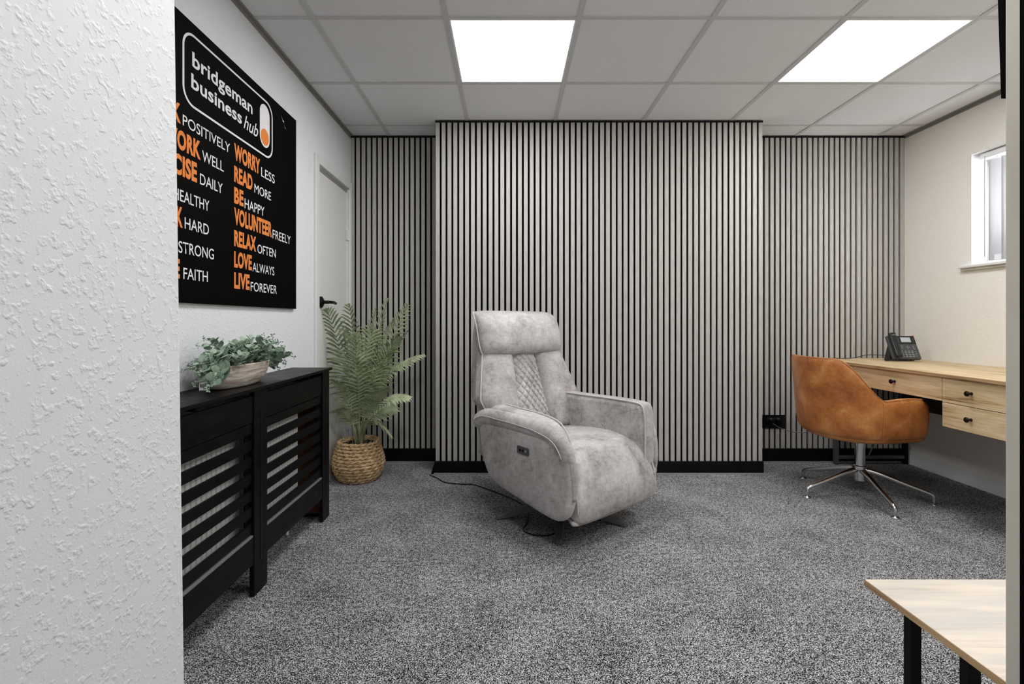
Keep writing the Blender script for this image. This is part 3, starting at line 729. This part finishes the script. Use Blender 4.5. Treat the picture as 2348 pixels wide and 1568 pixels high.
# headrest pillow : puffy, drawn over the top
def head(a, b_, t):     # a across, b_ height
    f = bf(b_)-.005
    wrap = .05*max(0, (b_-1.02)/.07)**2
    return P(a+.014, f-wrap*.5+t, b_)
def pillow(w, h, T, fn, n=26, m=18, p=5.0):
    V = []; F_ = []; idx = {}
    for side_ in (1, -1):
        for i in range(n+1):
            for j in range(m+1):
                x = math.sin((-1+2*i/n)*PI/2*.999)*.5+(-1+2*i/n)*.5; y = math.sin((-1+2*j/m)*PI/2*.999)*.5+(-1+2*j/m)*.5
                edge = i in (0, n) or j in (0, m)
                if edge and side_ < 0: idx[(side_,i,j)] = idx[(1,i,j)]; continue
                sx = x*(1-.035*abs(y)**p); sy = y*(1-.075*abs(x)**(p+2))
                t = T*((1-abs(x)**p)*(1-abs(y)**(p-1)))**.55*(1 if side_ > 0 else -.55)
                idx[(side_,i,j)] = len(V); V.append(fn(sx*w/2, sy*h/2, t))
        for i in range(n):
            for j in range(m):
                q = (idx[(side_,i,j)], idx[(side_,i+1,j)], idx[(side_,i+1,j+1)], idx[(side_,i,j+1)])
                F_.append(q if side_ < 0 else q[::-1])
    return V, F_
def head2(a, c, t):
    z = .972+c; return P(a, bf(z)-.02-.035*max(0, c/.125)**3+t*(1+.0*c), z)
V_, F_ = pillow(.625, .252, .078, head2)
mesh('headrest_pillow', V_, F_, M_fab, rc, smooth=True)
def edge_pt(x, y): return head2(x*(1-.035*abs(y)**5)*.3125, y*(1-.075*abs(x)**7)*.126, 0)
MB().tube([edge_pt(-1, 1-.1*k) for k in range(20)]+[edge_pt(-1+.05*k, -1) for k in range(40)]+[edge_pt(1, -1+.1*k) for k in range(14)], .0042, 6).build('piping', M_pipe, rc, smooth=True)
# control plate on the near side panel
cp = slab([(a, b_) for a, b_ in rrect(.082, .036, .008, 3)], .006, .002, lambda a, b_, t: P(-.3895+t, .13+a, .436+b_-a*.02)).build('control_plate', M_steelgry, rc)
for a in (-.018, .002, .02): MB().loft([[P(x, .13+a+.0065*k*math.cos(2*PI*j/12), .436+.0065*k*math.sin(2*PI*j/12)) for j in range(12)] for x, k in ((-.392,1),(-.3945,.8))]).build('button', M_key if a > .01 else M_steelblk, cp)

# ---------------------------------------------------------------- leather swivel chair
LC = (2.10, 2.89, 0); LA = math.radians(7)
lc = empty('swivel_chair', LC, LA, 'tan leather tub chair on a shiny metal star base at the desk', 'chair')
RX, RY, XA = .245, .285, -.085
def plan(s):     # s -1..1 : right arm front -> back -> left arm front ; returns point, outward normal
    La = .265; Lb = PI/2*.265; T_ = La+Lb
    d = (abs(s))*T_   # distance from the back centre
    sg = -1 if s < 0 else 1
    if d < Lb:
        a = d/Lb*PI/2; p = Vector((XA-RX*math.cos(a), sg*RY*math.sin(a))); n_ = Vector((-RY*math.cos(a), sg*RX*math.sin(a))).normalized()
    else:
        e = (d-Lb); p = Vector((XA+e, sg*(RY-.02*(e/La)**2))); n_ = Vector((0, sg))
    return p, n_, d, Lb, T_
def rimh(d, Lb, T_):
    t = (d-.15)/.25; t = max(0, min(1, t)); t = t*t*(3-2*t)
    h = .832*(1-t)+.608*t
    if d > Lb*1.0: h += .010*math.sin(PI*min(1, (d-Lb)/(T_-Lb)))
    return h
rings = []; S = [-1+2*i/64 for i in range(65)]
for i, s in enumerate(S):
    p, n_, d, Lb, T_ = plan(s); Ht = rimh(d, Lb, T_); e = min(i, 64-i); k = (.45, .8, .95, 1)[min(e, 3)]
    if e < 3: Ht -= (.03, .012, .003)[e]
    lean = .030*max(0, (Ht-.62)/.21)*1.0
    th = .05*k; prof_ = [(-.055, .375), (-.022, .385), (-.003, .42), (.004, .50), (.004+lean*.4, .50+(Ht-.5)*.5), (lean, Ht-.02), (lean-.006, Ht-.006), (lean-.025, Ht), (lean-.044, Ht-.006), (lean-th, Ht-.02), (lean*.4-th, .50+(Ht-.5)*.5), (-th, .50), (-th-.005, .42), (-.055-.02, .40)]
    rings.append([(p.x+n_.x*o_, p.y+n_.y*o_, z) for o_, z in prof_])
MB().loft(rings).build('shell', M_lea, lc, smooth=True, sub=1)
outl = [plan(s)[0]-plan(s)[1]*.03 for s in [-1+2*i/40 for i in range(41)]]
MB().loft([[(p.x*k, p.y*k, z) for p in outl] for k, z in ((.6,.352),(.9,.362),(1.0,.38),(1.0,.42))]).build('seat_pan', M_lea, lc, smooth=True)
sc_ = [plan(s)[0]-plan(s)[1]*.055 for s in [-1+2*i/40 for i in range(41)]]
MB().loft([[(p.x*k, p.y*k, z) for p in sc_] for k, z in ((1,.42),(1.0,.48),(.95,.50),(.6,.508),(.1,.51))]).build('seat_cushion', M_lea, lc, smooth=True)
for sg in (-1, 1):
    s0 = sg*.55; p, n_, d, Lb, T_ = plan(s0); Ht = rimh(d, Lb, T_)
    MB().tube([(p.x+n_.x*o_, p.y+n_.y*o_, z) for o_, z in ((-.010,.398),(.0015,.43),(.0045,.50),(.0045,.56),(.0035,Ht-.02),(-.008,Ht-.002),(-.025,Ht+.0015),(-.048,Ht-.015))], .0016, 5).build('seam', M_leaseam, lc, smooth=True)
top = []
for s in S[2:-2]:
    p, n_, d, Lb, T_ = plan(s); Ht = rimh(d, Lb, T_); lean = .030*max(0, (Ht-.62)/.21); top.append((p.x+n_.x*(lean-.006), p.y+n_.y*(lean-.006), Ht-.003))
MB().tube(top, .0022, 5).build('rim_piping', M_leaseam, lc, smooth=True)
MB().lathe([(.018,.345),(.02,.36),(.12,.362),(.12,.352),(.02,.346)][::-1], 24).build('swivel_plate', M_steelblk, lc)
MB().lathe([(.017,.30),(.017,.352)], 20).build('gas_piston', M_chrome, lc, smooth=True)
MB().lathe([(.024,.085),(.028,.09),(.028,.15),(.033,.155),(.033,.175),(.0265,.18),(.026,.315),(.020,.32)], 24).build('column', M_chrome, lc, smooth=False, bevel=.001)
for k in range(5):
    az = math.radians(186.7+72*k-(-1.5 if k else 0))-LA; c, s = math.cos(az), math.sin(az); lg = MB()
    pts = cr([(.026,.152),(.10,.135),(.22,.095),(.31,.066),(.335,.052),(.342,.030),(.342,.012)], 4)
    lg.tube([(r*c, r*s, z) for r, z in pts], [.017-.007*min(1, i/(len(pts)*.6)) for i in range(len(pts))], 10)
    o = lg.build('base_leg', M_chrome, lc, smooth=True)
    MB().lathe([(.006,.014),(.0085,.010),(.021,.005),(.023,.001),(.0,.0008)][::-1][1:], 16, (.342*c, .342*s, 0)).build('foot_glide', M_chrome, o, smooth=True)

# ---------------------------------------------------------------- desk along the right wall
XD, ZD = 2.246, .765
dk = empty('desk', (XD, 1.9, 0), 0, 'light oak wall desk with three drawers and black steel leg frame', 'desk')
DY = 1.9
box('desktop', (0, -.35, ZD-.018), (XR-XD-.002, 3.55-DY, ZD), M_oak, dk, bevel=.0012)
box('desktop_edge', (-.0012, -.35, ZD-.0175), (0.0, 3.55-DY, ZD-.0008), M_oakedge, dk)
def yv(px, X=XD+.012): return X*FPX/(px-VPX)-DY
ySeam = yv(2160)
drs = [(ySeam+.0015, 3.47-DY, .622, .7445, 2047), (-.30, ySeam-.0015, .6185, .7445, 2222), (-.30, ySeam-.0015, .492, .6155, 2221)]
for (a, c, z0_, z1_, kx) in drs:
    d = box('drawer_front', (.012, a, z0_), (.030, c, z1_), M_oak, dk, bevel=.0012)
    ky = yv(kx, XD); kz = (z0_+z1_)/2+.002
    MB().loft([[(.012-x, ky+r*math.cos(2*PI*j/16), kz+r*math.sin(2*PI*j/16)) for j in range(16)] for x, r in ((0,.008),(.004,.0075),(.008,.005),(.016,.005),(.019,.012),(.025,.0135),(.029,.010),(.030,.003))]).build('knob', M_bronze, d, smooth=True)
box('drawer_box', (.030, ySeam+.004, .63), (.42, 3.46-DY, .7465), M_walnut, dk)
box('drawer_unit', (.030, -.30, .49), (.45, ySeam-.002, .7465), M_oak, dk)
box('modesty_panel', (.60, -.30, .42), (.618, 3.5-DY, .7465), M_walnut, dk)
box('support_rail', (.575, ySeam, .60), (.5998, 3.5-DY, .625), M_walnut, dk)
lg = 3.50-DY
box('frame_leg', (.12, lg, .003), (.147, lg+.027, .7465), M_steelgry, dk, bevel=.001); box('frame_leg', (.62, lg, .003), (.647, lg+.027, .7465), M_steelblk, dk, bevel=.001)
box('frame_rail', (.147, lg, .04), (.62, lg+.022, .062), M_steelgry, dk, bevel=.001); box('frame_rail', (.147, lg, .72), (.62, lg+.022, .7465), M_steelgry, dk, bevel=.001)
MB().tube([(.37, lg+.011, .062), (.55, lg+.011, .45), (.59, lg+.011, .60)], .0055, 6).build('frame_brace', M_steelgry, dk)
# telephone
ph = empty('telephone', (2.715, 3.30, ZD), math.radians(-6), 'dark grey desk telephone with small screen at the far end of the oak desk', 'telephone')
ph.scale = (.80, .88, .93)
TL = math.radians(62)
tilt = Matrix.Translation((0, -.03, .014)) @ Matrix.Rotation(TL, 4, 'X')
def tbox(name, a, b_, m_, par=ph, bev=.002):
    mm = MB().box(a, b_); mm.v = [tuple(tilt @ Vector(v)) for v in mm.v]; return mm.build(name, m_, par, bevel=bev)
tbox('phone_body', (-.125, 0, -.012), (.09, .185, .012), M_phone)
tbox('screen_bezel', (-.062, .118, .012), (.088, .183, .015), M_phoneblk)
tbox('screen', (-.025, .131, .015), (.052, .170, .0158), M_lcd, bev=0)
mm = MB().add([(-.11,.10,.0),(.08,.10,0),(.08,.02,0),(-.11,.02,0),(-.1,.11,.006),(.07,.11,.006),(.07,.06,.14),(-.1,.06,.14)], [(0,1,2,3),(4,5,1,0),(7,6,5,4),(3,2,6,7),(1,5,6,2),(4,0,3,7)]); mm.build('stand', M_phoneblk, ph)
k0 = None
def key(x, y, w_=.011, h_=.006):
    m_ = MB().box((x-w_/2, y-h_/2, .012), (x+w_/2, y+h_/2, .0155)); m_.v = [tuple(tilt @ Vector(v)) for v in m_.v]; m_.build('key', M_key, ph)
for r in range(4):
    for c in range(3): key(-.018+c*.026, .018+r*.0135, .017, .006)
    key(.060, .020+r*.018, .012, .005); key(-.044, .018+r*.014, .009, .006)
for dx, dy in ((0,0),(.013,0),(-.013,0),(0,.009),(0,-.009)): key(.010+dx, .090+dy, .007, .005)
for dx, dy in ((-.035,.098),(-.035,.084),(.055,.098),(.055,.084)): key(dx, dy, .014, .005)
for r in range(4):
    for x in (-.045, .071): tbox('line_key', (x-.007, .128+r*.011, .015), (x+.007, .133+r*.011, .017), M_phone, bev=0)
tbox('message_lamp', (.078, .180, .012), (.087, .186, .0165), M_red, bev=0)
hm = slab([(a, b_) for a, b_ in rrect(.052, .192, .012, 4)], .026, .008, lambda a, b_, t: tilt @ Vector((-.098+a, .098+b_, .030+t+.012*(b_/.1)**2))); hm.build('handset', M_phoneblk, ph, smooth=True)
tbox('handset_grille', (-.114, .168, .054), (-.082, .173, .0562), M_key, bev=0)
cc = MB(); base_pts = cr([(-.098,-.035,.010),(-.12,-.06,.012),(-.175,-.055,.010),(-.20,-.05,.009),(-.16,-.072,.010),(-.10,-.075,.009),(-.03,-.062,.009),(.0,-.035,.012)], 26)
co = [Vector(p)+Vector((0, .0062*math.cos(i*1.25), .0062*math.sin(i*1.25)+.001)) for i, p in enumerate(base_pts)]
cc.tube(co, .0022, 6); cc.build('coiled_cord', M_phoneblk, ph, smooth=True)
pcord = MB().tube(cr([(2.60,3.32,.80),(2.53,3.40,.80),(2.46,3.46,.772),(2.34,3.50,.7685),(2.27,3.52,.7685),(2.22,3.535,.7685)], 8), .0025, 6).build('phone_cable', M_phoneblk, None, smooth=True)
tag(pcord, 'thin black cable curving from the telephone to the slatted wall', 'cable')

# socket set into the slats + lead
so = empty('socket_box', (1.965, 3.575, .295), 0, 'black recessed power socket in the slatted wall left of the tan chair', 'socket')
s0 = MB(); w_, h_ = .082, .050
def fr(k, y): return [(-w_*k, y, -h_*k), (w_*k, y, -h_*k), (w_*k, y, h_*k), (-w_*k, y, h_*k)]
MB().loft([fr(1.0, .0), fr(1.0,-.008), fr(.98,-.0105), fr(.70,-.003), fr(.70,.001)]).build('frame', M_black, so)
box('face_plate', (-.055, -.004, -.032), (.055, .0, .032), M_phoneblk, so, bevel=.001)
for x in (-.027, .027):
    pg = box('plug', (x-.019, -.026, -.024), (x+.019, -.004, .012), M_steelblk, so, bevel=.004); box('switch', (x-.008, -.007, .016), (x+.008, -.004, .027), M_steelgry, so)
box('side_block', (-.235, -.004, -.045), (-.084, .004, .04), M_felt, so)
ld = MB().tube(cr([(1.94,3.548,.286),(1.975,3.53,.262),(2.03,3.50,.243),(2.09,3.47,.238),(2.15,3.46,.25),(2.22,3.47,.32),(2.30,3.49,.5),(2.35,3.497,.70)], 8), .003, 6).build('power_lead', M_steelgry, None, smooth=True)
tag(ld, 'dark power lead sagging from the wall socket behind the tan chair', 'cable')
# recliner lead on the carpet
rl = MB().tube(cr([(-.525,3.25,.004),(-.47,3.19,.004),(-.40,3.10,.004),(-.30,3.07,.004),(-.22,3.06,.004),(-.10,2.95,.004),(.02,2.82,.004),(.10,2.68,.004),(.10,2.50,.004),(.075,2.40,.004),(.12,2.345,.004),(.20,2.34,.004),(.26,2.42,.004),(.26,2.52,.03)], 8), .0032, 6).build('power_lead', M_black, None, smooth=True)
tag(rl, 'thin black lead lying on the carpet from the skirting to under the recliner', 'cable')

# ---------------------------------------------------------------- low table at the right foreground
TX, TD = .8966, .65
tz = CAMZ-TD
tb = empty('side_table', (TX, .83, 0), 0, 'low table with pale oak top and square black legs in the right foreground', 'table')
box('tabletop', (0, 0, tz-.016), (.62, 1.2167-.83, tz), M_oakpale, tb, bevel=.001)
box('edge_strip', (-.001, 0, tz-.0158), (0, 1.2167-.83, tz-.0008), M_oakedge, tb)
for x in (.002, .595):
    for y in (.112, .248): box('leg', (x, y, .002), (x+.023, y+.023, tz-.016), M_steelblk, tb, bevel=.002)
box('frame_rail', (.025, .118, tz-.036), (.595, .129, tz-.016), M_steelblk, tb); box('frame_rail', (.025, .254, tz-.036), (.595, .265, tz-.016), M_steelblk, tb)
